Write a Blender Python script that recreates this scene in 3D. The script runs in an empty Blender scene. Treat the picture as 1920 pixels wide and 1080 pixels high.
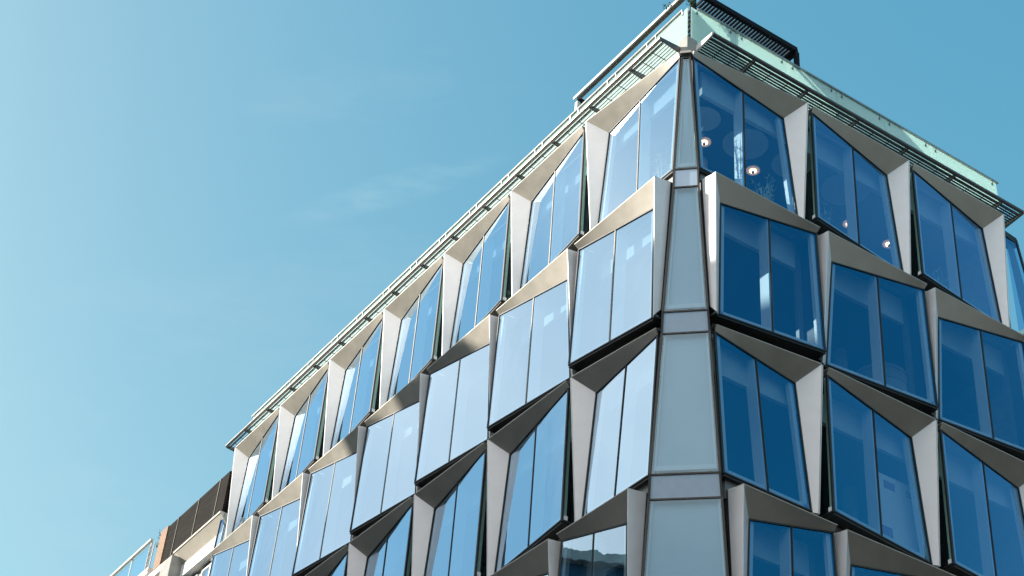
import bpy, bmesh, math, random
from mathutils import Vector, Matrix
random.seed(7)
S = math.sqrt(.5)
ZG = 28.15                      # height of the roof line above the street
scn = bpy.context.scene

# ------------------------------------------------------------------ camera
cam_d = bpy.data.cameras.new("camera"); cam = bpy.data.objects.new("camera", cam_d)
scn.collection.objects.link(cam); scn.camera = cam
cam_d.sensor_width = 36.0; cam_d.lens = 2969.11 / 1920 * 36; cam_d.clip_end = 3000; cam_d.clip_start = .1
yaw, pitch, roll = -14.46974, 37.0883, 5.18821
ya, pi_, ro = map(math.radians, (yaw, pitch, roll))
fw = Vector((math.sin(ya)*math.cos(pi_), math.cos(ya)*math.cos(pi_), math.sin(pi_)))
rt = Vector((math.cos(ya), -math.sin(ya), 0)); up = rt.cross(fw)
r2 = rt*math.cos(ro) + up*math.sin(ro); u2 = up*math.cos(ro) - rt*math.sin(ro)
M = Matrix((r2, u2, -fw)).transposed().to_4x4(); M.translation = Vector((3.0179, -25.3606, ZG-26.5513))
cam.matrix_world = M

# ------------------------------------------------------------------ world, sun, exposure
SUN = Vector((-1, -.13, .435)).normalized()
SUN_EL = math.asin(SUN.z)
w = bpy.data.worlds.new("World"); scn.world = w; w.use_nodes = True
nt = w.node_tree; N = nt.nodes; LK = nt.links
for n in list(N): N.remove(n)
out = N.new('ShaderNodeOutputWorld'); bg = N.new('ShaderNodeBackground')
sky = N.new('ShaderNodeTexSky'); sky.sky_type = 'NISHITA'; sky.sun_disc = False
sky.sun_elevation = SUN_EL; sky.sun_rotation = math.atan2(SUN.x, SUN.y)
sky.air_density = 1.0; sky.dust_density = 4.0; sky.ozone_density = 3.0
tint = N.new('ShaderNodeVectorMath'); tint.operation = 'MULTIPLY_ADD'
tint.inputs[1].default_value = (.97, .84, .52); tint.inputs[2].default_value = (-.23, .42, .97)
tmax = N.new('ShaderNodeVectorMath'); tmax.operation = 'MAXIMUM'; tmax.inputs[1].default_value = (.05, .1, .2)
LK.new(sky.outputs[0], tint.inputs[0]); LK.new(tint.outputs[0], tmax.inputs[0])
# thin high cloud
tc = N.new('ShaderNodeTexCoord'); mp = N.new('ShaderNodeMapping'); mp.inputs['Scale'].default_value = (1.2, 3.2, 5.5)
mp.inputs['Rotation'].default_value = (.2, .35, .5)
nz = N.new('ShaderNodeTexNoise'); nz.inputs['Scale'].default_value = 1.7; nz.inputs['Detail'].default_value = 7
nz.inputs['Roughness'].default_value = .62
cr = N.new('ShaderNodeValToRGB'); cr.color_ramp.elements[0].position = .56; cr.color_ramp.elements[1].position = .86
cr.color_ramp.elements[1].color = (.16, .16, .16, 1)
LK.new(tc.outputs['Generated'], mp.inputs[0]); LK.new(mp.outputs[0], nz.inputs[0]); LK.new(nz.outputs[0], cr.inputs[0])
cl = N.new('ShaderNodeMix'); cl.data_type = 'RGBA'
cl.inputs[7].default_value = (2.6, 2.9, 3.0, 1)
LK.new(cr.outputs[0], cl.inputs[0]); tmin = N.new('ShaderNodeVectorMath'); tmin.operation = 'MINIMUM'; tmin.inputs[1].default_value = (1.32, 2.4, 3.1)
LK.new(tmax.outputs[0], tmin.inputs[0]); LK.new(tmin.outputs[0], cl.inputs[6])
WISP = ((-.26664, .71688, .64419), (.9447, .05586, .32315), (.19568, .69473, -.69214))
# one faint wisp of cirrus over the left facade
def vdot(vec, off, sc_):
    a = N.new('ShaderNodeVectorMath'); a.operation = 'DOT_PRODUCT'; a.inputs[1].default_value = vec; LK.new(tc.outputs['Generated'], a.inputs[0])
    b = N.new('ShaderNodeMath'); b.operation = 'SUBTRACT'; b.inputs[1].default_value = off; LK.new(a.outputs['Value'], b.inputs[0])
    c = N.new('ShaderNodeMath'); c.operation = 'MULTIPLY'; c.inputs[1].default_value = sc_; LK.new(b.outputs[0], c.inputs[0])
    d = N.new('ShaderNodeMath'); d.operation = 'POWER'; d.inputs[1].default_value = 2; e_ = N.new('ShaderNodeMath'); e_.operation = 'ABSOLUTE'
    LK.new(c.outputs[0], e_.inputs[0]); LK.new(e_.outputs[0], d.inputs[0]); return d
D0, T0, N0 = Vector(WISP[0]), Vector(WISP[1]), Vector(WISP[2])
q1 = vdot(T0, D0.dot(T0), 1/.055); q2 = vdot(N0, 0, 1/.0085)
q3 = N.new('ShaderNodeMath'); q3.operation = 'ADD'; LK.new(q1.outputs[0], q3.inputs[0]); LK.new(q2.outputs[0], q3.inputs[1])
q4 = N.new('ShaderNodeMapRange'); q4.inputs[1].default_value = 2.2; q4.inputs[2].default_value = 0; q4.inputs[3].default_value = 0; q4.inputs[4].default_value = .34
q4.interpolation_type = 'SMOOTHSTEP'; LK.new(q3.outputs[0], q4.inputs[0])
wn = N.new('ShaderNodeTexNoise'); wn.inputs['Scale'].default_value = 20; wn.inputs['Detail'].default_value = 6; LK.new(mp.outputs[0], wn.inputs[0])
wr = N.new('ShaderNodeMapRange'); wr.inputs[1].default_value = .32; wr.inputs[2].default_value = .72; LK.new(wn.outputs[0], wr.inputs[0])
q5 = N.new('ShaderNodeMath'); q5.operation = 'MULTIPLY'; LK.new(q4.outputs[0], q5.inputs[0]); LK.new(wr.outputs[0], q5.inputs[1])
cw = N.new('ShaderNodeMix'); cw.data_type = 'RGBA'; cw.inputs[7].default_value = (1.5, 2.4, 2.7, 1)
LK.new(q5.outputs[0], cw.inputs[0]); LK.new(cl.outputs[2], cw.inputs[6]); cl = cw
# unseen bright cloud added south and west, shaped to light fins and whiten left panes
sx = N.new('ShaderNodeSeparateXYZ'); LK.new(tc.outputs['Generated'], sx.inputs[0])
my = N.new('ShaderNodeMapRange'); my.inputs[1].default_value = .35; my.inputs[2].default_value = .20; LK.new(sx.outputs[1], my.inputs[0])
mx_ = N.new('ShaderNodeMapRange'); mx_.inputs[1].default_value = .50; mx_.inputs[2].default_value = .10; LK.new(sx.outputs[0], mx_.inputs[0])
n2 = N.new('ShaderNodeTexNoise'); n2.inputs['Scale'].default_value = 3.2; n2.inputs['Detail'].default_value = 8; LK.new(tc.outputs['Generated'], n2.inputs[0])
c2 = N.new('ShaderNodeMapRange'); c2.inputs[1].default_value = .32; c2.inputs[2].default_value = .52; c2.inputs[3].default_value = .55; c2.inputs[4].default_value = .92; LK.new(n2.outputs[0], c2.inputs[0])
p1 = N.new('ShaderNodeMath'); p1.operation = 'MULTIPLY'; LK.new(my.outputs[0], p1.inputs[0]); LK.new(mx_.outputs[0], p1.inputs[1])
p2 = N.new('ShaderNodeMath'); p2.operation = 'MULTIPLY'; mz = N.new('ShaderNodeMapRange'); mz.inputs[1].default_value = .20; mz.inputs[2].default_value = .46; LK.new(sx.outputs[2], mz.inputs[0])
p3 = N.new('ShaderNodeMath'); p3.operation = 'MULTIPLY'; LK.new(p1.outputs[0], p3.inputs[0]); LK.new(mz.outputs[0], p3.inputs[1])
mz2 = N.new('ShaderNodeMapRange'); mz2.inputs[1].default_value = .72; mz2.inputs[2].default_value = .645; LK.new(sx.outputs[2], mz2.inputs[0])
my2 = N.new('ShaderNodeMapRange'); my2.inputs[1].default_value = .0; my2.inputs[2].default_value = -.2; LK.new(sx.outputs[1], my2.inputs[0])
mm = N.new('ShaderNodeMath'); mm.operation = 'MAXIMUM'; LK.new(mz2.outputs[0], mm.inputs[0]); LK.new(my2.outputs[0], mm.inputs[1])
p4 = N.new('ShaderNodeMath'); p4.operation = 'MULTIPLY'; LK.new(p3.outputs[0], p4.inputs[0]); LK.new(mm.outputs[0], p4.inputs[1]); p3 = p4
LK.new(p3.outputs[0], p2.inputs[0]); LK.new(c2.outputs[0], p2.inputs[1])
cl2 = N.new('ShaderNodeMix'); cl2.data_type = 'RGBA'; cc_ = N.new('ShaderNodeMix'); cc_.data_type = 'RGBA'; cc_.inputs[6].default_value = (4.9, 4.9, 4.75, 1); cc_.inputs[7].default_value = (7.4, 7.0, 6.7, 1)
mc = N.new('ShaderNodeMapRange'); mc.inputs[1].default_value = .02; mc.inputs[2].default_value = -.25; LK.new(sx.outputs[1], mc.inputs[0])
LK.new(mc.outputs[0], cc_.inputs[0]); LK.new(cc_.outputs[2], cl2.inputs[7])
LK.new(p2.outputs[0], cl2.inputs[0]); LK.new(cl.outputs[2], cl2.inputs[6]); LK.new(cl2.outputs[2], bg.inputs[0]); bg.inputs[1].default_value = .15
LK.new(bg.outputs[0], out.inputs[0])
sd = bpy.data.lights.new("sun", 'SUN'); sd.energy = 4.3; sd.angle = math.radians(.5); sd.color = (1, .93, .82)
so = bpy.data.objects.new("sun", sd); scn.collection.objects.link(so)
so.rotation_euler = (-SUN).to_track_quat('-Z', 'Y').to_euler()
vs = scn.view_settings; vs.view_transform = 'Standard'; vs.look = 'None'; vs.exposure = 1.0; vs.gamma = 1
scn.render.resolution_x = 1024; scn.render.resolution_y = 576
scn.cycles.max_bounces = 12; scn.cycles.transparent_max_bounces = 24; scn.cycles.glossy_bounces = 6
scn.cycles.sample_clamp_indirect = 6

# ------------------------------------------------------------------ materials
def mat(name, col, rough=.5, metal=0., noise=.0, nscale=6., bump=0., bscale=60., spec=.5):
    m = bpy.data.materials.new(name); m.use_nodes = True
    t = m.node_tree; b = t.nodes['Principled BSDF']
    b.inputs['Base Color'].default_value = (*col, 1); b.inputs['Roughness'].default_value = rough
    b.inputs['Metallic'].default_value = metal; b.inputs['Specular IOR Level'].default_value = spec
    g = t.nodes.new('ShaderNodeNewGeometry')
    if noise:
        n = t.nodes.new('ShaderNodeTexNoise'); n.inputs['Scale'].default_value = nscale; n.inputs['Detail'].default_value = 6
        t.links.new(g.outputs['Position'], n.inputs['Vector'])
        mr = t.nodes.new('ShaderNodeMapRange'); mr.inputs[1].default_value = .3; mr.inputs[2].default_value = .7
        mr.inputs[3].default_value = 1-noise; mr.inputs[4].default_value = 1+noise
        t.links.new(n.outputs[0], mr.inputs[0])
        mx = t.nodes.new('ShaderNodeVectorMath'); mx.operation = 'SCALE'; mx.inputs[0].default_value = col
        t.links.new(mr.outputs[0], mx.inputs['Scale']); t.links.new(mx.outputs[0], b.inputs['Base Color'])
        mr2 = t.nodes.new('ShaderNodeMapRange'); mr2.inputs[3].default_value = max(rough-.08, 0); mr2.inputs[4].default_value = min(rough+.08, 1)
        t.links.new(n.outputs[0], mr2.inputs[0]); t.links.new(mr2.outputs[0], b.inputs['Roughness'])
    if bump:
        n2 = t.nodes.new('ShaderNodeTexNoise'); n2.inputs['Scale'].default_value = bscale; n2.inputs['Detail'].default_value = 3
        t.links.new(g.outputs['Position'], n2.inputs['Vector'])
        bp = t.nodes.new('ShaderNodeBump'); bp.inputs['Strength'].default_value = bump; bp.inputs['Distance'].default_value = .01
        t.links.new(n2.outputs[0], bp.inputs['Height']); t.links.new(bp.outputs[0], b.inputs['Normal'])
    return m

def glass_mat(name, tintc, f0, f1, power, refl0, refl1, wav=.002, rough=0.0, pos=(.40, .68)):
    """coated window glass: mirror that grows with the viewing angle over tinted see-through"""
    m = bpy.data.materials.new(name); m.use_nodes = True; t = m.node_tree
    for n in list(t.nodes): t.nodes.remove(n)
    o = t.nodes.new('ShaderNodeOutputMaterial'); mix = t.nodes.new('ShaderNodeMixShader')
    tr = t.nodes.new('ShaderNodeBsdfTransparent'); tr.inputs[0].default_value = (*tintc, 1)
    gl = t.nodes.new('ShaderNodeBsdfGlossy'); gl.inputs['Roughness'].default_value = rough
    lw = t.nodes.new('ShaderNodeLayerWeight'); lw.inputs[0].default_value = .5
    pw = t.nodes.new('ShaderNodeValToRGB'); pw.color_ramp.interpolation = 'EASE'
    for k, (x_, v_) in enumerate(zip((0, pos[0], pos[1], 1), (f0, f0*1.5, f1, 1))):
        el = pw.color_ramp.elements[k] if k < 1 else (pw.color_ramp.elements.new(x_) if k < 3 else pw.color_ramp.elements[3])
        el.position = x_; el.color = (v_, v_, v_, 1)
    t.links.new(lw.outputs['Facing'], pw.inputs[0]); t.links.new(pw.outputs[0], mix.inputs[0])
    cm = t.nodes.new('ShaderNodeMix'); cm.data_type = 'RGBA'
    cm.inputs[6].default_value = (*refl0, 1); cm.inputs[7].default_value = (*refl1, 1)
    pc = t.nodes.new('ShaderNodeMapRange'); pc.inputs[1].default_value = .44; pc.inputs[2].default_value = .58
    t.links.new(lw.outputs['Facing'], pc.inputs[0]); t.links.new(pc.outputs[0], cm.inputs[0])
    t.links.new(cm.outputs[2], gl.inputs[0])
    g = t.nodes.new('ShaderNodeNewGeometry')
    n = t.nodes.new('ShaderNodeTexNoise'); n.inputs['Scale'].default_value = 1.3; n.inputs['Detail'].default_value = 2
    t.links.new(g.outputs['Position'], n.inputs['Vector'])
    bp = t.nodes.new('ShaderNodeBump'); bp.inputs['Strength'].default_value = 1; bp.inputs['Distance'].default_value = wav
    t.links.new(n.outputs[0], bp.inputs['Height']); t.links.new(bp.outputs[0], gl.inputs['Normal'])
    t.links.new(tr.outputs[0], mix.inputs[1]); t.links.new(gl.outputs[0], mix.inputs[2]); t.links.new(mix.outputs[0], o.inputs[0])
    return m

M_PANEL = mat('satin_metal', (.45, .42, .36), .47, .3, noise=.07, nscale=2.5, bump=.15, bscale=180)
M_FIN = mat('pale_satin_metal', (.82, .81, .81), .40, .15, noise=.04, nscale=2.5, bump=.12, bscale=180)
M_DARK = mat('dark_frame_metal', (.022, .024, .026), .45, .2, noise=.15)
M_GASK = mat('black_gasket', (.008, .009, .010), .6)
M_COLF = mat('column_frame_metal', (.045, .042, .040), .45, .3, noise=.15)
M_BRONZE = mat('bronze_and_sunlit_mullion', (.16, .145, .125), .4, .5, noise=.1)
M_SPAN = mat('spandrel_metal', (.20, .21, .21), .5, .3, noise=.12, nscale=3)
M_INNER = mat('inner_window_lining', (.84, .86, .86), .5)
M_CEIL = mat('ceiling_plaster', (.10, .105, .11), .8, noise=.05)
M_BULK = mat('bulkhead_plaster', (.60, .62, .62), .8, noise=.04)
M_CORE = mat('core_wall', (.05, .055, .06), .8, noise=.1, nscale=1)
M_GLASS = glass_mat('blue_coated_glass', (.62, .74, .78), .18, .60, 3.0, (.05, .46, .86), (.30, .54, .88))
M_GLASSL = glass_mat('left_glass_sky_in_tint', (.62, .78, .86), .16, .66, 3.0, (.60, .80, .98), (.62, .80, .98), wav=.003, pos=(.30, .52))  # same glass as the right facade; paler sky reflection put into its tint
M_SIDEG = glass_mat('clear_side_glass', (.55, .72, .68), .04, .30, 4.0, (.8, .95, 1), (.9, 1, 1))
M_CGLASS = glass_mat('corner_glass', (.90, .97, .98), .12, .6, 3.0, (.6, .85, 1), (.85, .95, 1))
M_CBACK = mat('corner_back_panel', (.24, .38, .50), .7, noise=.05, nscale=1.2)
M_CSILL = mat('corner_sill_paint', (.32, .46, .57), .6)
M_CSPAN = mat('corner_spandrel_panel', (.48, .62, .76), .35, .1, noise=.04)
M_LOUV = mat('louvre_metal', (.10, .105, .11), .4, .5, noise=.08)
M_TUBE = mat('rail_metal', (.36, .34, .32), .35, .7, noise=.08)
M_PERG = mat('pergola_paint', (.010, .014, .020), .8, noise=.1, spec=.1)
M_CONC = mat('concrete', (.34, .34, .32), .85, noise=.14, nscale=4, bump=.3, bscale=40)
M_ROOF = mat('roof_felt', (.18, .18, .18), .9, noise=.1)
M_CREAM = mat('cream_render', (.62, .58, .50), .8, noise=.06, nscale=2, bump=.2)
M_WHITE = mat('white_render', (.78, .77, .74), .75, noise=.04)
M_LEAF = mat('leaf', (.07, .13, .035), .6, noise=.35, nscale=9)
M_STRAW = mat('dry_grass', (.55, .60, .42), .7, noise=.2)
M_PURPLE = mat('purple_petal', (.16, .09, .42), .6, noise=.2)
M_CHROME = mat('steel_clamp', (.25, .25, .26), .35, .8)
M_WHITEF = mat('white_furniture', (.85, .87, .87), .6)

def frosted():
    m = bpy.data.materials.new('frosted_mint_glass'); m.use_nodes = True; t = m.node_tree
    for n in list(t.nodes): t.nodes.remove(n)
    o = t.nodes.new('ShaderNodeOutputMaterial')
    d = t.nodes.new('ShaderNodeBsdfDiffuse'); d.inputs[0].default_value = (.92, .95, .94, 1)
    tl = t.nodes.new('ShaderNodeBsdfTranslucent'); tl.inputs[0].default_value = (.78, .97, .92, 1)
    g = t.nodes.new('ShaderNodeBsdfGlossy'); g.inputs['Roughness'].default_value = .12; g.inputs[0].default_value = (.9, 1, .97, 1)
    m1 = t.nodes.new('ShaderNodeMixShader'); m1.inputs[0].default_value = .72
    m2 = t.nodes.new('ShaderNodeMixShader'); fr = t.nodes.new('ShaderNodeFresnel'); fr.inputs[0].default_value = 1.35
    t.links.new(fr.outputs[0], m2.inputs[0])
    t.links.new(d.outputs[0], m1.inputs[1]); t.links.new(tl.outputs[0], m1.inputs[2])
    t.links.new(m1.outputs[0], m2.inputs[1]); t.links.new(g.outputs[0], m2.inputs[2]); t.links.new(m2.outputs[0], o.inputs[0])
    return m
M_FROST = frosted()

def brickmat(name, c1, c2, mortar, sc, rowh=.075, bw=.22, ms=.012):
    m = bpy.data.materials.new(name); m.use_nodes = True; t = m.node_tree; b = t.nodes['Principled BSDF']
    b.inputs['Roughness'].default_value = .85
    g = t.nodes.new('ShaderNodeNewGeometry'); sp = t.nodes.new('ShaderNodeSeparateXYZ'); cb = t.nodes.new('ShaderNodeCombineXYZ')
    t.links.new(g.outputs['Position'], sp.inputs[0])
    a1 = t.nodes.new('ShaderNodeMath'); a1.operation = 'SUBTRACT'; t.links.new(sp.outputs[1], a1.inputs[0]); t.links.new(sp.outputs[0], a1.inputs[1])
    t.links.new(a1.outputs[0], cb.inputs[0]); t.links.new(sp.outputs[2], cb.inputs[1])
    br = t.nodes.new('ShaderNodeTexBrick'); br.inputs['Color1'].default_value = (*c1, 1); br.inputs['Color2'].default_value = (*c2, 1)
    br.inputs['Mortar'].default_value = (*mortar, 1); br.inputs['Scale'].default_value = sc
    br.inputs['Brick Width'].default_value = bw; br.inputs['Row Height'].default_value = rowh; br.inputs['Mortar Size'].default_value = ms
    t.links.new(cb.outputs[0], br.inputs['Vector']); t.links.new(br.outputs[0], b.inputs['Base Color'])
    return m
M_BRICK = brickmat('orange_brick', (.30, .14, .075), (.18, .08, .045), (.42, .34, .26), 1.0)
M_CLAD = brickmat('dark_slatted_cladding', (.013, .012, .010), (.034, .026, .021), (.004, .004, .0035), 1.0, .09, 1.3, .022)
M_CLAD.node_tree.nodes['Principled BSDF'].inputs['Specular IOR Level'].default_value = .1

# ------------------------------------------------------------------ helpers
COL = scn.collection
def W(f, u, d, z):              # facade coordinates -> world (f -1 left facade, +1 right facade; d outwards)
    return Vector((f*S*(u+d), S*(u-d), z+ZG))
def AB(a, b, z):                # a along the right facade, b along the left one
    return Vector(((a-b)*S, (a+b)*S, z+ZG))

class MB:
    def __init__(s): s.bm = bmesh.new()
    def face(s, pts):
        s.bm.faces.new([s.bm.verts.new(p) for p in pts])
    def solid(s, quad, off):
        """closed prism between a polygon and its copy moved by off (vector, or one per vertex)"""
        n = len(quad); offs = off if isinstance(off, (list, tuple)) else [off]*n
        a = [s.bm.verts.new(p) for p in quad]; b = [s.bm.verts.new(p+o) for p, o in zip(quad, offs)]
        s.bm.faces.new(a); s.bm.faces.new(b[::-1])
        for i in range(n): s.bm.faces.new((a[i], b[i], b[(i+1) % n], a[(i+1) % n]))
    def patch(s, q, off, n=20):
        """a folded sheet between four corners, bilinear, with thickness"""
        g = [[[s.bm.verts.new(q[0].lerp(q[1], i/n).lerp(q[3].lerp(q[2], i/n), j/n)+o) for i in range(n+1)] for j in range(n+1)] for o in (Vector(), off)]
        for k in (0, 1):
            for j in range(n):
                for i in range(n):
                    f_ = s.bm.faces.new((g[k][j][i], g[k][j][i+1], g[k][j+1][i+1], g[k][j+1][i])); f_.smooth = True
        rim = [(0, i) for i in range(n)]+[(j, n) for j in range(n)]+[(n, n-i) for i in range(n)]+[(n-j, 0) for j in range(n)]
        for a, b in zip(rim, rim[1:]+rim[:1]):
            s.bm.faces.new((g[0][a[0]][a[1]], g[0][b[0]][b[1]], g[1][b[0]][b[1]], g[1][a[0]][a[1]]))
    def bar(s, p, q, w, h, side):
        """box section along p-q; side is roughly the width direction, h grows at right angles"""
        ax = (q-p).normalized(); sd_ = (side-ax*side.dot(ax)).normalized(); n = ax.cross(sd_)
        c = [p+sd_*x*w/2+n*y*h/2 for x, y in ((-1, -1), (1, -1), (1, 1), (-1, 1))]
        s.solid(c, q-p)
    def box(s, c, ex, ey, ez):
        o = c-ex/2-ey/2-ez/2; s.solid([o, o+ex, o+ex+ey, o+ey], ez)
    def tube(s, p, q, r, r2=None, n=10):
        r2 = r if r2 is None else r2
        ax = (q-p).normalized(); e = ax.orthogonal().normalized(); g = ax.cross(e)
        a = [s.bm.verts.new(p+(e*math.cos(t)+g*math.sin(t))*r) for t in [2*math.pi*i/n for i in range(n)]]
        b = [s.bm.verts.new(q+(e*math.cos(t)+g*math.sin(t))*r2) for t in [2*math.pi*i/n for i in range(n)]]
        s.bm.faces.new(a[::-1]); s.bm.faces.new(b)
        for i in range(n): s.bm.faces.new((a[i], a[(i+1) % n], b[(i+1) % n], b[i]))
    def build(s, name, m, parent=None, smooth=False):
        bmesh.ops.recalc_face_normals(s.bm, faces=s.bm.faces)
        for ed in s.bm.edges:
            if len(ed.link_faces) == 2 and ed.calc_face_angle(0) > .6: ed.smooth = False
        me = bpy.data.meshes.new(name); s.bm.to_mesh(me); s.bm.free(); me.materials.append(m)
        if smooth:
            for p in me.polygons: p.use_smooth = True
        o = bpy.data.objects.new(name, me); COL.objects.link(o)
        if parent: 
            o.parent = parent; o.matrix_parent_inverse = parent.matrix_world.inverted()
        return o
def empty(name, loc):
    o = bpy.data.objects.new(name, None); COL.objects.link(o); o.location = loc
    o.matrix_world = Matrix.Translation(Vector(loc)); return o
def tag(o, label, cat, group=None):
    o['label'] = label; o['category'] = cat
    if group: o['group'] = group
    return o
def struct(o): o['kind'] = 'structure'; return o
Z = Vector((0, 0, 1))

# ------------------------------------------------------------------ ground
g = MB(); g.face([Vector((x, y, 0)) for x, y in ((-1500, -1500), (1500, -1500), (1500, 1500), (-1500, 1500))])
struct(g.build('ground', mat('asphalt', (.06, .06, .062), .9, noise=.2, nscale=.5)))
g = MB(); g.solid([AB(a, b, -ZG+.004) for a, b in ((-4, -4), (40, -4), (40, 60), (-4, 60))], Z*.13)
struct(g.build('pavement', mat('paving', (.08, .078, .075), .85, noise=.12, nscale=1.2)))

# ------------------------------------------------------------------ the office building
office = tag(empty('office_building', (0, 0, 0)), 'corner office block with folded metal and blue glass bay windows on two facades', 'building')
H = 3.8; W0 = .426; WC = 3.298
RZ = [0, -.024, .060, .060, .06]
DV = {0: ((-.082, .011, -.323), (.119, -.081, -.231)), 1: ((.151, .091, -.092), (.399, -.021, .014)),
      2: ((.481, -.035, -.265), (.689, -.028, -.211)), 3: ((.794, .117, -.115), (.948, 0, .010)), 4: ((1.0, 0, -.2), (1.2, 0, -.15))}
VA = {'FT': (3.136, .113, .191), 'GT': (2.740, -.325, -.190), 'NT': (.076, .136, .164), 'gNT': (.079, .004, .085),
      'NB': (.074, -3.246, .062), 'FB': (3.122, -3.293, -.117), 'GF': (3.048, -3.251, -.246)}
VB = {'RT': (.156, .087, .293), 'BT': (.113, .137, -.115), 'gRT': (.499, -.411, -.043), 'FTp': (3.310, .167, .206),
      'gFT': (3.300, .074, .137), 'gFB': (3.285, -3.221, .125), 'NBe': (.015, -3.398, .042), 'gNB': (.124, -3.404, .036), 'BB': (-.006, -3.202, -.115)}
TOPV = {'NT', 'gNT', 'RT', 'BT', 'gRT'}; BOTV = {'NB', 'NBe', 'gNB', 'BB'}
DB = -.42

def window(f, r, i):
    kind = 'A' if r % 2 == 0 else 'B'
    P = {}; UV = {}
    for n, (u, v, d) in (VA if kind == 'A' else VB).items():
        if i == 0 and n in TOPV: du, dv, dd = DV[r][0]; u += du; v += dv; d += dd
        if i == 0 and n in BOTV: du, dv, dd = DV[r][1]; u += du; v += dv; d += dd
        UV[n] = (W0+i*WC+u, -r*H+RZ[r]+v, d)
        P[n] = W(f, UV[n][0], UV[n][2], UV[n][1])
    e = Vector((f*S, S, 0)); nn = Vector((f*S, -S, 0))
    # the four corners of the glass lie in one plane
    gk = ('gNT', 'GT', 'GF', 'NB') if kind == 'A' else ('gRT', 'gFT', 'gFB', 'gNB')
    c0 = sum((P[k] for k in gk), Vector())/4
    gn0 = (P[gk[2]]-P[gk[0]]).cross(P[gk[3]]-P[gk[1]]).normalized()
    for k in gk:
        t = (c0-P[k]).dot(gn0)/nn.dot(gn0); P[k] = P[k]+nn*t; UV[k] = (UV[k][0], UV[k][1], UV[k][2]+t)
    def back(n, dz=0): u, z, d = UV[n]; return W(f, u, DB, z+dz)
    cas = MB(); gask = []
    if kind == 'A':
        gl = [P['gNT'], P['GT'], P['GF'], P['NB']]
        # metal: sloping head panel, splayed reveal fin
        hp = MB(); gn = (P['FT']-P['NT']).cross(P['gNT']-P['NT']).normalized()
        if gn.dot(nn) > 0: gn = -gn
        hp.patch([P['NT'], P['FT'], P['GT'], P['gNT']], gn*.03)
        hp.solid([P['NT']+Z*.002, P['FT']+Z*.002, back('FT', .05), back('NT', .05)], Z*.02)
        fn = MB(); q = [P['FT'], P['FB'], P['GF'], P['GT']]
        nf = (q[1]-q[0]).cross(q[3]-q[0]).normalized()
        if nf.dot(e) < 0: nf = -nf
        fn.patch([p for p in q], nf*.028)
        fn.solid([P['FT']+nf*.004+e*.02, P['FB']+nf*.004+e*.02, back('FB')+e*.02, back('FT')+e*.02], e*.02)
        cas.solid([P['NB'], P['GF'], back('GF'), back('NB')], -Z*.05)
        # glazed return on the near side
        sg = MB(); sg.face([P['gNT']-nn*.03, P['NB']-nn*.03, back('NB'), back('gNT')])
        cas.bar(P['gNT']-nn*.012, P['NB']-nn*.012, .045, .05, e)
        cas.bar(back('gNT'), back('NB'), .06, .05, e)
        cas.bar(P['NB']-nn*.03+Z*.02, back('NB')+Z*.02, .04, .05, e)
        side = ('side_glass', sg, M_SIDEG)
        mt = W(f, W0+i*WC+1.52, 0, 0); ends = (('gNT', 'GT'), ('NB', 'GF'))
        um = (1.50, 1.50)
        edges = [(P['gNT'], P['GT']), (P['GT'], P['GF']), (P['NB'], P['GF'])]
    else:
        gl = [P['gRT'], P['gFT'], P['gFB'], P['gNB']]
        hp = MB(); gn = (P['FTp']-P['RT']).cross(P['gRT']-P['RT']).normalized()
        if gn.dot(nn) > 0: gn = -gn
        hp.patch([P['RT'], P['FTp'], P['gFT'], P['gRT']], gn*.03)
        hp.solid([P['RT']+Z*.002, P['FTp']+Z*.002, back('FTp', .05), back('RT', .05)], Z*.02)
        fn = MB(); nf = -e
        fn.patch([P['RT'], P['NBe'], P['BB'], P['BT']], e*.02)
        fn.solid([P['RT']+e*.004-nn*.003, P['gRT'], P['gNB'], P['NBe']+e*.004-nn*.003], e*.018-nn*.006)
        cas.solid([P['BT']+e*.003, P['BB']+e*.003, back('BB'), back('BT')], e*.02)
        cas.solid([P['NBe']-Z*.004, P['gNB']-Z*.004, P['gFB']-Z*.004, back('gFB', -.004), back('BB', -.18)], -Z*.04)
        cas.solid([P['gFT']-e*.03, P['gFB']-e*.03, back('gFB')-e*.03, back('gFT')-e*.03], e*.03)
        cas.solid([P['FTp']-e*.03, P['gFT']-e*.03, back('gFT')-e*.03, back('FTp')-e*.03], e*.028)
        side = None
        um = (1.86, 1.78) ; ends = (('gRT', 'gFT'), ('gNB', 'gFB'))
        edges = [(P['gRT'], P['gFT']), (P['gFT'], P['gFB']), (P['gNB'], P['gFB']), (P['gRT'], P['gNB'])]
    gnv = (gl[1]-gl[0]).cross(gl[3]-gl[0]).normalized()
    if gnv.dot(nn) < 0: gnv = -gnv
    c = sum(gl, Vector())/4
    for p, q in edges:
        sdir = (c-(p+q)/2); ax = (q-p).normalized(); sdir = (sdir-ax*sdir.dot(ax)).normalized()
        cas.bar(p+sdir*.017+gnv*.006, q+sdir*.017+gnv*.006, .032, .03, sdir)
    win = cas.build('window', M_DARK, office)
    hp.build('head_panel', M_PANEL, win); fn.build('side_fin', M_FIN, win)
    if side: side[1].build(side[0], side[2], win)
    # glazing split by the mullion
    def onedge(a, b, um_):
        ua, ub = UV[a][0], UV[b][0]; um_ = W0+i*WC+um_
        if i == 0: um_ = max(um_, (ua*.5+ub*.5)) if kind == 'B' or r > 0 else um_
        k = (um_-ua)/(ub-ua); return P[a].lerp(P[b], k)
    mt, mb = onedge(*ends[0], um[0]), onedge(*ends[1], um[1])
    for q in ([gl[0], mt, mb, gl[3]], [mt, gl[1], gl[2], mb]):
        p = MB(); tw = gnv*random.uniform(-.004, .004)
        p.face([q[0], q[1]+tw, q[2], q[3]-tw]); p.build('glass_pane', M_GLASS if f > 0 else M_GLASSL, win)
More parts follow.
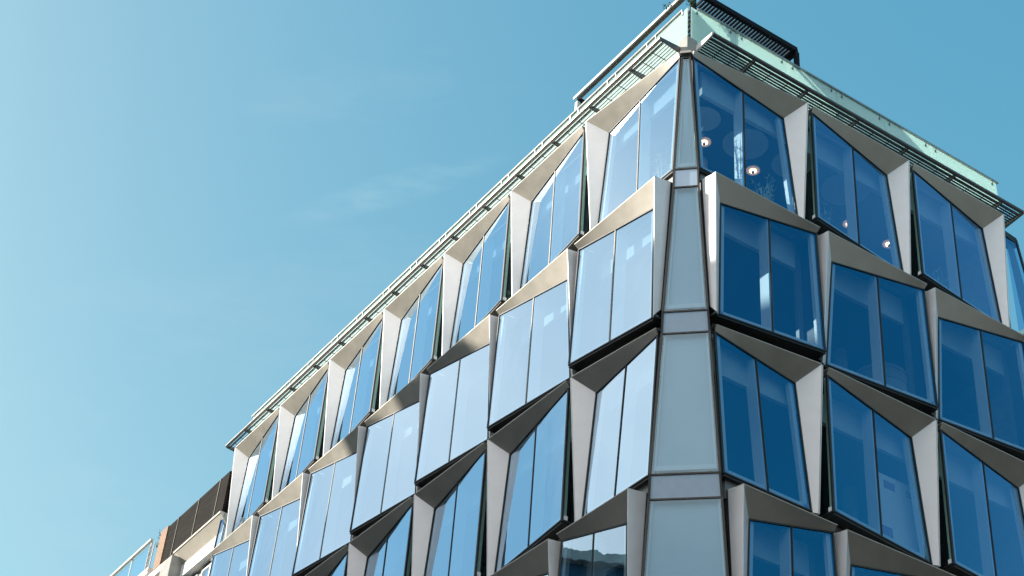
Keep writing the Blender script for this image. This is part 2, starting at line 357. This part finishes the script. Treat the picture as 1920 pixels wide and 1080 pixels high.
    m_ = MB(); m_.bar(mt+gnv*.004, mb+gnv*.004, .034, .02, e)
    m_.build('mullion', M_GASK if f > 0 or r > 1 else M_BRONZE, win)  # left upper mullions in paler metal, sunlight put into their colour
    i_ = MB(); m2 = mt-gnv*.02; m3 = mb-gnv*.02
    i_.solid([m2-e*.05, m2+e*.05, m3+e*.05, m3-e*.05], -nn*.28)
    lin = []
    for p, q in ((gl[3], gl[2]), (gl[1], gl[2]), (gl[0], gl[3])):
        sdir = (c-(p+q)/2); ax = (q-p).normalized(); sdir = (sdir-ax*sdir.dot(ax)).normalized()
        i_.bar(p+sdir*.10-gnv*.09, q+sdir*.10-gnv*.09, .10, .10, sdir)
    i_.build('inner_lining', M_INNER, win)
    return win

NCOL = {-1: 7, 1: 3}
for f in (-1, 1):
    for r in range(5):
        for i in range(NCOL[f]): window(f, r, i)

# bands between the storeys and piers between the windows
for f, n in NCOL.items():
    e = Vector((f*S, S, 0)); nn = Vector((f*S, -S, 0)); ue = W0+n*WC
    for r in range(5):
        z0 = -r*H-3.80+.02+RZ[min(r+1, 4)]; u0 = [.70, 1.01, 1.30, 1.58, 1.88][r]
        b = MB(); b.solid([W(f, u0, -.27, z0+.05), W(f, ue, -.27, z0+.05), W(f, ue, -.27, z0+.47), W(f, u0, -.27, z0+.47)], -nn*.12)
        b.build('storey_band', M_SPAN, office)
    for i in range(1, n+1):
        b = MB(); uu = W0+i*WC
        b.solid([W(f, uu-.17, -.43, .1), W(f, uu+.03, -.43, .1), W(f, uu+.03, -.43, -5*H), W(f, uu-.17, -.43, -5*H)], -nn*.10)
        b.build('pier', M_SPAN, office)

# corner column of tapering panes
CL = [(.080, .398, -.054), (.251, .581, -3.303), (.261, .600, -3.811), (.449, .628, -7.141), (.473, .721, -7.626),
      (.655, .758, -10.909), (.681, .835, -11.412), (.860, .93, -14.70), (.885, .98, -15.2), (1.06, 1.08, -18.5), (1.09, 1.12, -19.0)]
def cp(k, s, ins=0., dz=0.): hw, y, z = CL[k]; return Vector((s*(hw-ins), y, z+ZG+dz))
cc = MB()
for k in range(len(CL)-1):
    for s in (-1, 1): cc.bar(cp(k, s, -.012)+Vector((0, -.012, 0)), cp(k+1, s, -.012)+Vector((0, -.012, 0)), .042, .05, Vector((1, 0, 0)))
for k in range(len(CL)): cc.bar(cp(k, -1), cp(k, 1), .036, .036, Z)
column = cc.build('corner_column', M_COLF, office)
for k in range(len(CL)-1):
    q = [cp(k, -1), cp(k, 1), cp(k+1, 1), cp(k+1, -1)]
    p = MB(); p.face(q)
    if k % 2 == 0:
        p.build('corner_pane', M_CGLASS, column)
        b = MB(); o = Vector((0, .10, 0)); b.solid([x+o for x in (cp(k, -1, .03), cp(k, 1, .03), cp(k+1, 1, .05, .14), cp(k+1, -1, .05, .14))], Vector((0, .02, 0)))
        b.build('corner_blind', M_CBACK, column)
        b = MB(); o2 = Vector((0, .07, 0)); b.bar(cp(k+1, -1, .05, .17)+o2, cp(k+1, 1, .05, .17)+o2, .10, .03, Z)
        for s_ in (-1, 1): b.bar(cp(k, s_, .05)+o2, cp(k+1, s_, .07, .12)+o2, .04, .03, Vector((1, 0, 0)))
        b.build('corner_sill', M_CSILL, column)
    else:
        p.build('corner_spandrel', M_CSPAN, column)
# small cap at the head of the column
b = MB(); b.solid([Vector((-.13, .30, ZG+.02)), Vector((.13, .30, ZG+.02)), Vector((.20, .62, ZG+.02)), Vector((-.20, .62, ZG+.02))], Z*.07)
b.build('corner_cap', M_TUBE, office)
# flat strips of glass closing both far ends
for f, n, w0, w1 in ((-1, 7, .16, .38), (1, 3, .42, 1.0)):
    nn = Vector((f*S, -S, 0)); ue = W0+n*WC+.02; cas = MB()
    zt = -.25 if f > 0 else -.2
    A, B_, C_, D_ = W(f, ue, 0, zt), W(f, ue+w0, 0, zt-.05), W(f, ue+w1, 0, -3.75), W(f, ue, 0, -3.75)
    cas.bar(A, B_, .08, .05, Z); cas.bar(B_, C_, .05, .05, Vector((f*S, S, 0))); cas.bar(D_, C_, .08, .05, Z)
    if f > 0: cas.solid([W(f, ue, .03, -.24), W(f, ue+.42, .03, -.30), W(f, ue+.52, .0, -.44), W(f, ue, .03, -.38)], -nn*.3)
    win = cas.build('end_window', M_DARK, office)
    p = MB(); p.face([A, B_, C_, D_]); p.build('glass_pane', M_GLASS, win)
    i_ = MB(); o = -nn*.12; i_.solid([A.lerp(B_, .5)+o, B_+o, C_+o, D_.lerp(C_, .5)+o], -nn*.02); i_.build('inner_lining', M_CBACK, win)

# floors, ceilings and core inside
AE, BE = 10.35, 23.4
for r in range(-1, 6):
    zt = -3.40-r*H
    b = MB(); ins = .50+max(r, 0)*.08
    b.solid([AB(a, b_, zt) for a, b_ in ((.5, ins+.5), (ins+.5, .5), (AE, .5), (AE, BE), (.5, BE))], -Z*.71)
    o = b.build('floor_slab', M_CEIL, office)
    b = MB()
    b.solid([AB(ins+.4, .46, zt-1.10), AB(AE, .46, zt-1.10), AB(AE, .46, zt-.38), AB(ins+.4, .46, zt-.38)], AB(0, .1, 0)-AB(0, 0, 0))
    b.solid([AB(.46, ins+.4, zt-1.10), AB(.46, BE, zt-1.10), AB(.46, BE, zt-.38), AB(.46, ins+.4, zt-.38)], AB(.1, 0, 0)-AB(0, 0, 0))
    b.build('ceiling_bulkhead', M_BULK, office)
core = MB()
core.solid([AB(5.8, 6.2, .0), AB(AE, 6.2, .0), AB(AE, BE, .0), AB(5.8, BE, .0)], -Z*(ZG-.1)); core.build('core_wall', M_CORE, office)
for a, b_ in ((AE, None), (None, BE)):
    w_ = MB()
    if a: w_.solid([AB(a, .30, .1), AB(a, BE, .1), AB(a, BE, -ZG+.14), AB(a, .30, -ZG+.14)], AB(.12, 0, 0)-AB(0, 0, 0))
    else: w_.solid([AB(.10, b_, .1), AB(AE, b_, .1), AB(AE, b_, -ZG+.14), AB(.10, b_, -ZG+.14)], AB(0, .12, 0)-AB(0, 0, 0))
    w_.build('party_wall', M_CONC, office)
for a, b_ in ((2.6, 2.6), (6.9, 2.6), (2.6, 7), (2.6, 11.5), (2.6, 16), (2.6, 20.5)):
    t = MB(); t.tube(AB(a, b_, -19.2), AB(a, b_, -.3), .17, n=16); t.build('interior_column', M_BULK, office, True)
b = MB(); b.solid([AB(a, b_, -5*H-.1) for a, b_ in ((.2, .9), (.9, .2), (AE, .2), (AE, BE), (.2, BE))], -Z*(ZG-5*H-.25))
b.build('lower_storeys', M_SPAN, office)

# roof, parapet, balustrade
b = MB(); b.solid([AB(a, b_, .10) for a, b_ in ((.45, .45), (AE+.1, .45), (AE+.1, BE+.1), (.45, BE+.1))], Z*.2); b.build('roof_slab', M_ROOF, office)
b = MB(); b.solid([AB(a, b_, .2) for a, b_ in ((.44, .44), (.74, .44), (.74, .74), (.44, .74))], Z*.72)
b.build('parapet_corner', M_CONC, office)
def balustrade(f, n, uend):
    nn = Vector((f*S, -S, 0)); e = Vector((f*S, S, 0))
    rail = MB(); rail.bar(W(f, .93, -.66, 2.33), W(f, uend, -.66, 2.33), .05, .045, nn)
    root = rail.build('balustrade', M_TUBE, office)
    js = [.74]+[2.14+1.65*k for k in range(n)]+[uend-.05]
    for k in range(len(js)-1):
        p = MB(); a, b_ = js[k]+.008, js[k+1]-.008
        p.solid([W(f, a, -.68, .31), W(f, b_, -.68, .31), W(f, b_, -.68, 2.30), W(f, a, -.68, 2.30)], -nn*.018)
        p.build('glass_panel', M_FROST, root)
        for u in (a+.17, b_-.17):
            c_ = MB(); c_.tube(W(f, u, -.665, 2.19), W(f, u, -.72, 2.19), .03, n=10)
            c_.bar(W(f, u, -.66, 2.20), W(f, u, -.64, 2.33), .016, .016, e); c_.build('clamp', M_CHROME, root)
balustrade(1, 5, 11.25); balustrade(-1, 13, 24.7)

# sun louvre canopy
def canopy(f, ub):
    nn = Vector((f*S, -S, 0)); e = Vector((f*S, S, 0)); z0 = .64
    t = MB(); t.tube(W(f, ub[0], .12, z0+.05), W(f, ub[-1], .12, z0+.05), .055, n=14)
    root = t.build('louvre_canopy', M_TUBE if f < 0 else M_LOUV, office, True)  # left tube paler than the right, its sunlight put into the colour
    for k, u in enumerate(ub):
        b = MB(); h = .16
        b.solid([W(f, u-.02, .14, z0-.01), W(f, u-.02, -.62, z0-.10), W(f, u-.02, -.62, z0+.12), W(f, u-.02, .14, z0+.07)], e*.04)
        b.build('bracket', M_FIN if k == 0 and f > 0 else M_LOUV, root)  # right end plate in pale metal, its sunlit white put into the colour
    for k in range(len(ub)-1):
        b = MB(); a, c_ = ub[k]+.03, ub[k+1]-.03
        b.bar(W(f, a, .05, z0-.02), W(f, c_, .05, z0-.02), .02, .05, nn)
        for j in range(8):
            d = .0-.078*j
            b.bar(W(f, a, d, z0), W(f, c_, d, z0), .046 if f > 0 else .018, .007, nn+Z*.45)
        for q in (1, 2):
            u = a+(c_-a)*q/3.; b.bar(W(f, u, .06, z0-.03), W(f, u, -.60, z0-.03), .014, .014, e)
        b.build('louvre_blades', M_LOUV, root)
canopy(1, [.72]+[2.04+1.65*k for k in range(5)]+[10.30, 11.05])
canopy(-1, [.72]+[1.96+1.62*k for k in range(14)]+[24.4])

# pergola on the terrace
pg = MB()
a0, a1, b0, b1, zt = 1.30, 4.72, 1.30, 6.30, 3.72
pr = empty('pergola', AB(1, 1, .3)); tag(pr, 'dark slatted pergola frame on the roof terrace at the corner', 'pergola')
def beam(name, p, q, w_, h, m=M_PERG):
    x = MB(); ax = (q-p).normalized(); x.bar(p, q, w_, h, ax.cross(Z) if abs(ax.z) < .9 else AB(1, 0, 0)-AB(0, 0, 0)); return x.build(name, m, pr)
beam('beam', AB(a0, b0, zt+.09), AB(a1, b0, zt+.09), .11, .15); beam('beam', AB(a0, b1, zt+.09), AB(a1, b1, zt+.09), .11, .15)
beam('beam', AB(a0, b0, zt+.12), AB(a0, b1, zt+.12), .08, .07, mat('brown_timber', (.34, .23, .16), .7, noise=.2)); beam('beam', AB(a1, b0, zt+.09), AB(a1, b1, zt+.09), .14, .18)
for a, b_ in ((a0, b0), (a1, b0), (a0, b1), (a1, b1)): beam('post', AB(a, b_, .30), AB(a, b_, zt), .11, .11, M_WHITE if (a, b_) == (a0, b1) else M_PERG)
beam('sunlit_edge', AB(a0-.09, b0-.09, zt+.13), AB(a0-.09, b1+.09, zt+.15), .03, .09, M_WHITE)  # added white strip paints the sunlit edge of the left beam
n = 30
for k in range(n):
    a = a0+.38+(a1-a0-.48)*k/(n-1); beam('slat', AB(a, b0+.08, zt+.085), AB(a, b1-.08, zt+.085), .035, .09)

# ------------------------------------------------------------------ things inside and on the building
def emis(name, col, st):
    m = bpy.data.materials.new(name); m.use_nodes = True; b = m.node_tree.nodes['Principled BSDF']
    b.inputs['Base Color'].default_value = (*col, 1); b.inputs['Emission Color'].default_value = (*col, 1); b.inputs['Emission Strength'].default_value = st
    return m
M_GLOW = emis('lamp_glow', (1, .66, .36), 5.0); M_HALO = emis('lamp_halo', (1, .60, .38), .22)
lamp_lab = ['glowing round ceiling lamp nearest the building corner on the top floor',
            'glowing ceiling lamp behind the mullion of the first top floor window right of the corner',
            'glowing round ceiling lamp in the left pane of the second top floor window',
            'glowing round ceiling lamp in the right pane of the second top floor window',
            'round ceiling lamp in the top floor window at the right end']
for (a, b_), lab in zip(((2.22, 2.01), (3.81, 2.07), (7.04, 2.11), (8.38, 2.08)), lamp_lab[:4]):
    L = tag(empty('ceiling_lamp', AB(a, b_, -.31)), lab, 'ceiling lamp', 'round ceiling lamps on the top floor')
    x = MB(); x.tube(AB(a, b_, -.335), AB(a, b_, -.312), .17, n=28); x.build('halo_disc', M_HALO, L)  # halo of light around the lamp, made as a glowing disc
    x = MB(); x.tube(AB(a, b_, -.35), AB(a, b_, -.337), .085, n=24); x.build('glow_ring', M_GLOW, L)
    x = MB(); x.tube(AB(a, b_, -.40), AB(a, b_, -.352), .035, n=14); x.build('hub', M_DARK, L)
disc_lab = ['large pale round ceiling disc beside the building corner', 'large pale round ceiling disc behind the first top floor mullion',
            'large pale round ceiling disc in the right pane of the first top floor window', 'large pale round ceiling disc in the second top floor window']
for (a, b_, rr), lab in zip(((1.65, 1.35, .42), (3.0, 1.40, .55), (4.35, 1.25, .5), (6.0, 1.15, .6)), disc_lab):
    x = MB(); x.tube(AB(a, b_, -.40), AB(a, b_, -.36), rr, n=40)
    tag(x.build('ceiling_disc', M_BULK), lab, 'acoustic disc', 'round acoustic discs under the ceiling')

def grass(name, p, h, n, lab, sp=.25, m=M_STRAW):
    root = tag(empty(name, p), lab, 'plant', 'potted grasses inside the top floor windows')
    x = MB(); x.tube(p, p+Z*.28, .12, .15, 14); x.build('pot', M_WHITEF, root)
    x = MB()
    for k in range(n):
        an = random.uniform(0, 6.28); l = h*random.uniform(.6, 1); rr = random.uniform(.2, 1)*sp
        b0_ = p+Z*.26+Vector((math.cos(an), math.sin(an), 0))*.06; pv = b0_; side = Vector((-math.sin(an), math.cos(an), 0))*.011
        for s_ in range(1, 6):
            tt = s_/5; q = b0_+Vector((math.cos(an)*rr*tt*tt, math.sin(an)*rr*tt*tt, l*tt)); w1 = side*(1.2-tt)
            x.face([pv-side, pv+side, q+w1, q-w1]); pv = q
            if s_ > 2:
                for _ in range(3):
                    dv = Vector((random.uniform(-1, 1), random.uniform(-1, 1), random.uniform(.3, 1.4)))*.06
                    x.face([q, q+dv+side*1.3, q+dv*1.7, q+dv-side*1.3])
    x.build('leaves', m, root)
FZ = -3.40
for p, h, n_, lab in ((AB(3.15, .95, FZ), 1.25, 26, 'dry feathery grass in a pot by the right jamb of the first top floor window right of the corner'),
                      (AB(.98, 1.0, FZ), 2.1, 20, 'tall thin potted grass just right of the corner column'),
                      (AB(1.1, 2.1, FZ), 1.9, 26, 'branching dry plant in the first top floor window left of the corner'),
                      (AB(5.0, .9, FZ), 1.5, 20, 'thin potted grass in the left pane of the second top floor window'),
                      (AB(8.7, .9, FZ), 1.4, 18, 'thin potted grass in the third top floor window'),
                      (AB(.9, 8.1, FZ), 1.1, 22, 'dry potted grass low in the third top floor window left of the corner')):
    grass('potted_grass', p, h, n_, lab)
def cabinet(c, ex, ez, lab):
    root = tag(empty('cabinet', c), lab, 'cabinet', 'low white cabinets along the windows')
    x = MB(); ey = Vector((-ex.y, ex.x, 0)).normalized()*.4
    x.box(c+Z*ez/2, ex, ey, Z*ez); x.build('body', M_WHITEF, root)
    x = MB(); x.box(c+Z*(ez+.016), ex*1.03, ey*1.08, Z*.03); x.build('top', M_BULK, root)
EA = AB(1, 0, 0)-AB(0, 0, 0); EB = AB(0, 1, 0)-AB(0, 0, 0)
cabinet(AB(2.0, 1.15, FZ), EA*1.9, .95, 'long white cabinet behind the first top floor window right of the corner')
for k in range(4): cabinet(AB(.95, 2.9+k*3.3, FZ), EB*1.7, .75, ['low white cabinet in the first top floor window left of the corner',
    'low white cabinet in the second top floor window left of the corner', 'low white cabinet in the third top floor window left of the corner', 'low white cabinet in the fourth top floor window left of the corner'][k])
# round tank-like lampshade on the floor below
root = tag(empty('drum_shade', AB(7.95, 2.35, -4.15)), 'big round drum lampshade with rings behind the second window of the second row', 'lampshade')
x = MB(); x.tube(AB(7.95, 2.35, -5.35), AB(7.95, 2.35, -4.5), .62, n=48); x.build('shade', M_WHITEF, root, True)
for zz in (-4.62, -4.9, -5.18):
    x = MB(); x.tube(AB(7.95, 2.35, zz-.012), AB(7.95, 2.35, zz), .63, n=48); x.build('ring', M_SPAN, root)

# pin board behind the second window of the third row
pb = tag(empty('pin_board', AB(6.3, .6, -10.9)), 'pale pin board with mauve sheets behind the second window of the third row', 'pin board')
x = MB(); x.solid([AB(5.45, .62, -10.95), AB(6.98, .62, -10.95), AB(6.98, .62, -8.78), AB(5.45, .62, -8.78)], EB*.03); x.build('board', M_WHITEF, pb)
for a, z, w_, h_ in ((5.95, -8.92, .32, .18), (6.6, -8.95, .17, .15), (5.78, -10.05, .32, .32)):
    x = MB(); x.solid([AB(a, .61, z-h_), AB(a+w_, .61, z-h_), AB(a+w_, .61, z), AB(a, .61, z)], EB*.006); x.build('sheet', mat('mauve_paper', (.34, .22, .42), .8), pb)
# climbing greenery on the terrace corner
def foliage(name, pts, n, sz, lab, m=M_LEAF, stem=True):
    root = tag(empty(name, pts[0][0]), lab, 'plant')
    x = MB(); s_ = MB()
    for c, rr in pts:
        for _ in range(n):
            v = Vector([random.gauss(0, 1) for _ in range(3)]).normalized()*rr*random.uniform(.2, 1)
            o = Vector([random.gauss(0, 1) for _ in range(3)]).normalized()*sz; o2 = o.orthogonal().normalized()*sz*.4
            p = c+v; x.face([p, p+o*.5+o2, p+o, p+o*.5-o2])
        s_.tube(pts[0][0]-Z*rr, c, .012, .005, 5)
    x.build('leaves', m, root); s_.build('stems', M_BRONZE, root); return root
foliage('climbing_plant', [(AB(1.05, 1.35, 2.65), .20), (AB(1.25, 1.2, 2.55), .2), (AB(1.75, 1.05, 2.62), .17), (AB(1.0, 1.0, 2.9), .15)], 60, .07,
        'leafy green climber around the corner post of the roof pergola')
foliage('roof_shrub', [(AB(1.15, 1.7, 3.95), .18), (AB(1.12, 2.15, 3.85), .16), (AB(1.2, 1.4, 4.05), .16)], 26, .06, 'thin sprigs of a climber spilling over the left pergola beam')
rf = foliage('hanging_plant', [(AB(10.35, -.30, -11.1), .10), (AB(10.36, -.32, -11.25), .10), (AB(10.36, -.34, -11.75), .14)], 40, .07, 'flowering plant hanging at the right edge of the facade')
x = MB()
for z in (-10.95, -11.08, -11.28, -11.38):
    for _ in range(5):
        p = AB(10.33+random.uniform(-.05, .06), -.36, z+random.uniform(-.05, .05)); o = Vector([random.gauss(0, 1) for _ in range(3)]).normalized()*.05; o2 = o.orthogonal().normalized()*.03
        x.face([p, p+o*.5+o2, p+o, p+o*.5-o2])
x.build('purple_flowers', M_PURPLE, rf)

# ------------------------------------------------------------------ neighbours in the street on the left
L_ = -1; nL = Vector((-S, -S, 0)); eL = Vector((-S, S, 0))
def PW(b_, z, a=-.10): return AB(a, b_, z)
nb = tag(empty('brick_building', AB(0, 26, -ZG)), 'older building with dark slatted top storey, cream cornice and brick pier', 'building')
x = MB(); x.solid([PW(23.62, -2.12), PW(28.55, -2.12), PW(28.55, -.62), PW(23.62, -.62)], EA*.3); x.build('slatted_screen', M_CLAD, nb)
for b_ in (24.3, 26.0, 27.7):
    x = MB(); x.bar(PW(b_, -2.12, -.115), PW(b_, -.62, -.115), .025, .02, eL); x.build('screen_joint', M_BRONZE, nb)
x = MB(); x.solid([PW(23.62, -2.20, -.16), PW(27.35, -2.20, -.16), PW(27.35, -2.13, -.16), PW(23.62, -2.13, -.16)], EA*.5)
x.solid([PW(23.62, -2.202, -.14), PW(27.35, -2.202, -.14), PW(27.35, -2.62, .25), PW(23.62, -2.62, .25)], EA*.3); x.build('cornice', M_CREAM, nb)
x = MB(); x.solid([PW(23.62, -3.12, .15), PW(27.1, -3.12, .15), PW(27.1, -2.64, .15), PW(23.62, -2.64, .15)], EA*.3); x.build('fascia_band', M_WHITE, nb)
x = MB(); x.solid([PW(23.62, -ZG+.1, .45), PW(30.3, -ZG+.1, .45), PW(30.3, -2.2, .45), PW(23.62, -2.2, .45)], EA*6); x.build('wall', M_CREAM, nb)
for b_ in (23.9, 25.0, 26.1, 27.9, 29.0):
    x = MB(); x.solid([PW(b_, -5.2, .40), PW(b_+.75, -5.2, .40), PW(b_+.75, -3.25, .40), PW(b_, -3.25, .40)], EA*.1); w_ = x.build('window', M_WHITE, nb)
    x = MB(); x.face([PW(b_+.08, -5.1, .395), PW(b_+.67, -5.1, .395), PW(b_+.67, -3.33, .395), PW(b_+.08, -3.33, .395)]); x.build('pane', M_GLASS, w_)
x = MB(); x.solid([PW(27.12, -3.6, -.25), PW(28.0, -3.6, -.25), PW(28.0, -2.35, -.25), PW(27.12, -2.35, -.25)], EA*.6); x.build('concrete_box', M_CONC, nb)
x = MB(); x.solid([PW(28.02, -2.40, -.12), PW(30.2, -2.40, -.12), PW(30.2, -2.14, -.12), PW(28.02, -2.14, -.12)], EA*.5); x.build('sill_band', M_WHITE, nb)
x = MB(); x.solid([PW(28.57, -2.13, -.14), PW(29.2, -2.13, -.14), PW(29.2, -.60, -.14), PW(28.57, -.60, -.14)], EA*.6); x.build('brick_pier', M_BRICK, nb)
foliage('gutter_weeds', [(PW(29.3, -.62, -.1), .14), (PW(29.25, -.8, -.1), .12), (PW(29.3, -1.1, -.12), .1)], 30, .05, 'small dark weeds growing on top of the brick pier')

bb = tag(empty('balcony_building', AB(0, 32, -ZG)), 'pale building with a glass balcony at the far left of the street', 'building')
x = MB(); x.solid([PW(30.35, -ZG+.1, .9), PW(40, -ZG+.1, .9), PW(40, -1.9, .9), PW(30.35, -1.9, .9)], EA*6); x.build('wall', M_CREAM, bb)
x = MB(); x.solid([PW(29.9, -1.95, -.1), PW(40, -1.95, -.1), PW(40, -1.68, -.1), PW(29.9, -1.68, -.1)], EA*1.1); x.build('balcony_slab', M_WHITE, bb)
x = MB(); x.solid([PW(30.3, -1.66, -.05), PW(40, -1.66, -.05), PW(40, -.62, -.05), PW(30.3, -.62, -.05)], EA*.02); x.build('balcony_glass', M_CGLASS, bb)
x = MB(); x.bar(PW(30.25, -.46, -.08), PW(40, -.46, -.08), .10, .09, nL)
for k in range(5): x.bar(PW(30.3+k*1.8, -1.68, -.03), PW(30.3+k*1.8, -.5, -.03), .05, .05, eL)
x.build('handrail', M_CREAM, bb)
ld = MB()
for s_ in (29.78, 30.2): ld.tube(PW(s_, -2.3, -.1), PW(s_, -.75, -.1), .02, n=6)
for k in range(5): ld.tube(PW(29.78, -2.1+k*.28, -.1), PW(30.2, -2.1+k*.28, -.1), .014, n=6)
tag(ld.build('ladder', M_TUBE), 'thin metal ladder between the balcony and the brick pier', 'ladder')

# building glimpsed at the right edge
x = MB(); x.solid([AB(13.4, .6, -ZG+.1), AB(22, .6, -ZG+.1), AB(22, .6, -.9), AB(13.4, .6, -.9)], EB*8)
gb = x.build('white_building', M_WHITE); tag(gb, 'white building glimpsed beyond the right end of the glass facade', 'building')
x = MB(); x.solid([AB(13.3, .5, -.9), AB(22, .5, -.9), AB(22, .5, -.75), AB(13.3, .5, -.75)], EB*8); x.build('roof_edge', M_LEAF, gb)
for k in range(3):
    x = MB(); x.solid([AB(13.5, .56, -2.0-k*1.2), AB(21, .56, -2.0-k*1.2), AB(21, .56, -1.4-k*1.2), AB(13.5, .56, -1.4-k*1.2)], EB*.1); x.build('window', M_DARK, gb)

# ------------------------------------------------------------------ blocks across the two streets (seen in the reflections, shading the lower floors)
def gridmat(name, wallc, sc):
    return brickmat(name, (.04, .07, .09), (.06, .09, .11), wallc, 1.0, 3.4, 2.6, .75)
M_OPP = gridmat('stone_block_facade', (.15, .14, .125), 1); M_OPP2 = gridmat('pale_block_facade', (.17, .165, .155), 1)
def block(x0, y0, x1, y1, h, m, lab, zb=.14):
    b = MB(); b.solid([Vector((x0, y0, zb)), Vector((x1, y0, zb)), Vector((x1, y1, zb)), Vector((x0, y1, zb))], Z*(h-zb))
    
    o = b.build('city_block', m); tag(o, lab, 'building')
    if x0 > 0: return o
    b = MB(); b.solid([Vector((x0-.3, y0-.08, h+.002)), Vector((x1+.3, y0-.08, h+.002)), Vector((x1+.3, y1+.08, h+.002)), Vector((x0-.3, y1+.08, h+.002))], Z*.4); b.build('cornice', M_CREAM, o)
    return o
for y0, y1, h in ((-40, -3.2, 14.9), (-3.0, .6, 13.8), (.8, 2.3, 14.1), (2.5, 3.4, 13.4), (3.6, 4.2, 12.2), (4.4, 5.6, 12.6), (5.8, 7.2, 9.8), (7.4, 30, 7.6)):
    block(-64, y0, -45, y1, ZG+h-1.4, M_OPP if h > 12.9 else M_OPP2, {-40: 'tall stone block across the left street, mirrored in the lowest bay windows', -3.0: 'slim stone house next to the tall block across the left street',
      .8: 'low pale house with a flat roof between slim stone houses', 2.5: 'very narrow stone stair tower across the left street', 3.6: 'narrow pale link building beside the stair tower',
      4.4: 'narrow stone house past the stair tower', 5.8: 'pale low house before the end of the left street', 7.4: 'long pale low block at the end of the left street'}[y0])
block(-34, -16, -20, 3.4, ZG-1.9, brickmat('blue_glazed_facade', (.02, .09, .16), (.03, .12, .20), (.10, .22, .32), 1.0, 3.2, 1.6, .16), 'blue glazed corner house across the left street, mirrored in the lowest bay window')
block(-40, -75, 60, -50, ZG+4, mat('grey_block_facade', (.16, .16, .16), .8, noise=.2, nscale=.3), 'grey block added unseen behind the viewer to shut out low sky light')  # unseen block added to shade the facades from low sky
block(24.4, -30, 44, 34, ZG-8.5, mat('darkened_lower_wall', (.05, .05, .05), .8), 'lower storeys of the grey rendered block across the right street, darkened to cut bounced light')  # lower storeys made dark to cut sunlight bounced onto the facades
block(24, -30, 44, 34, ZG-1.5, mat('far_side_render', (.20, .20, .20), .85, noise=.15, nscale=.4), 'grey rendered upper storeys of the block across the right street, mirrored in the right facade', ZG-8.4)
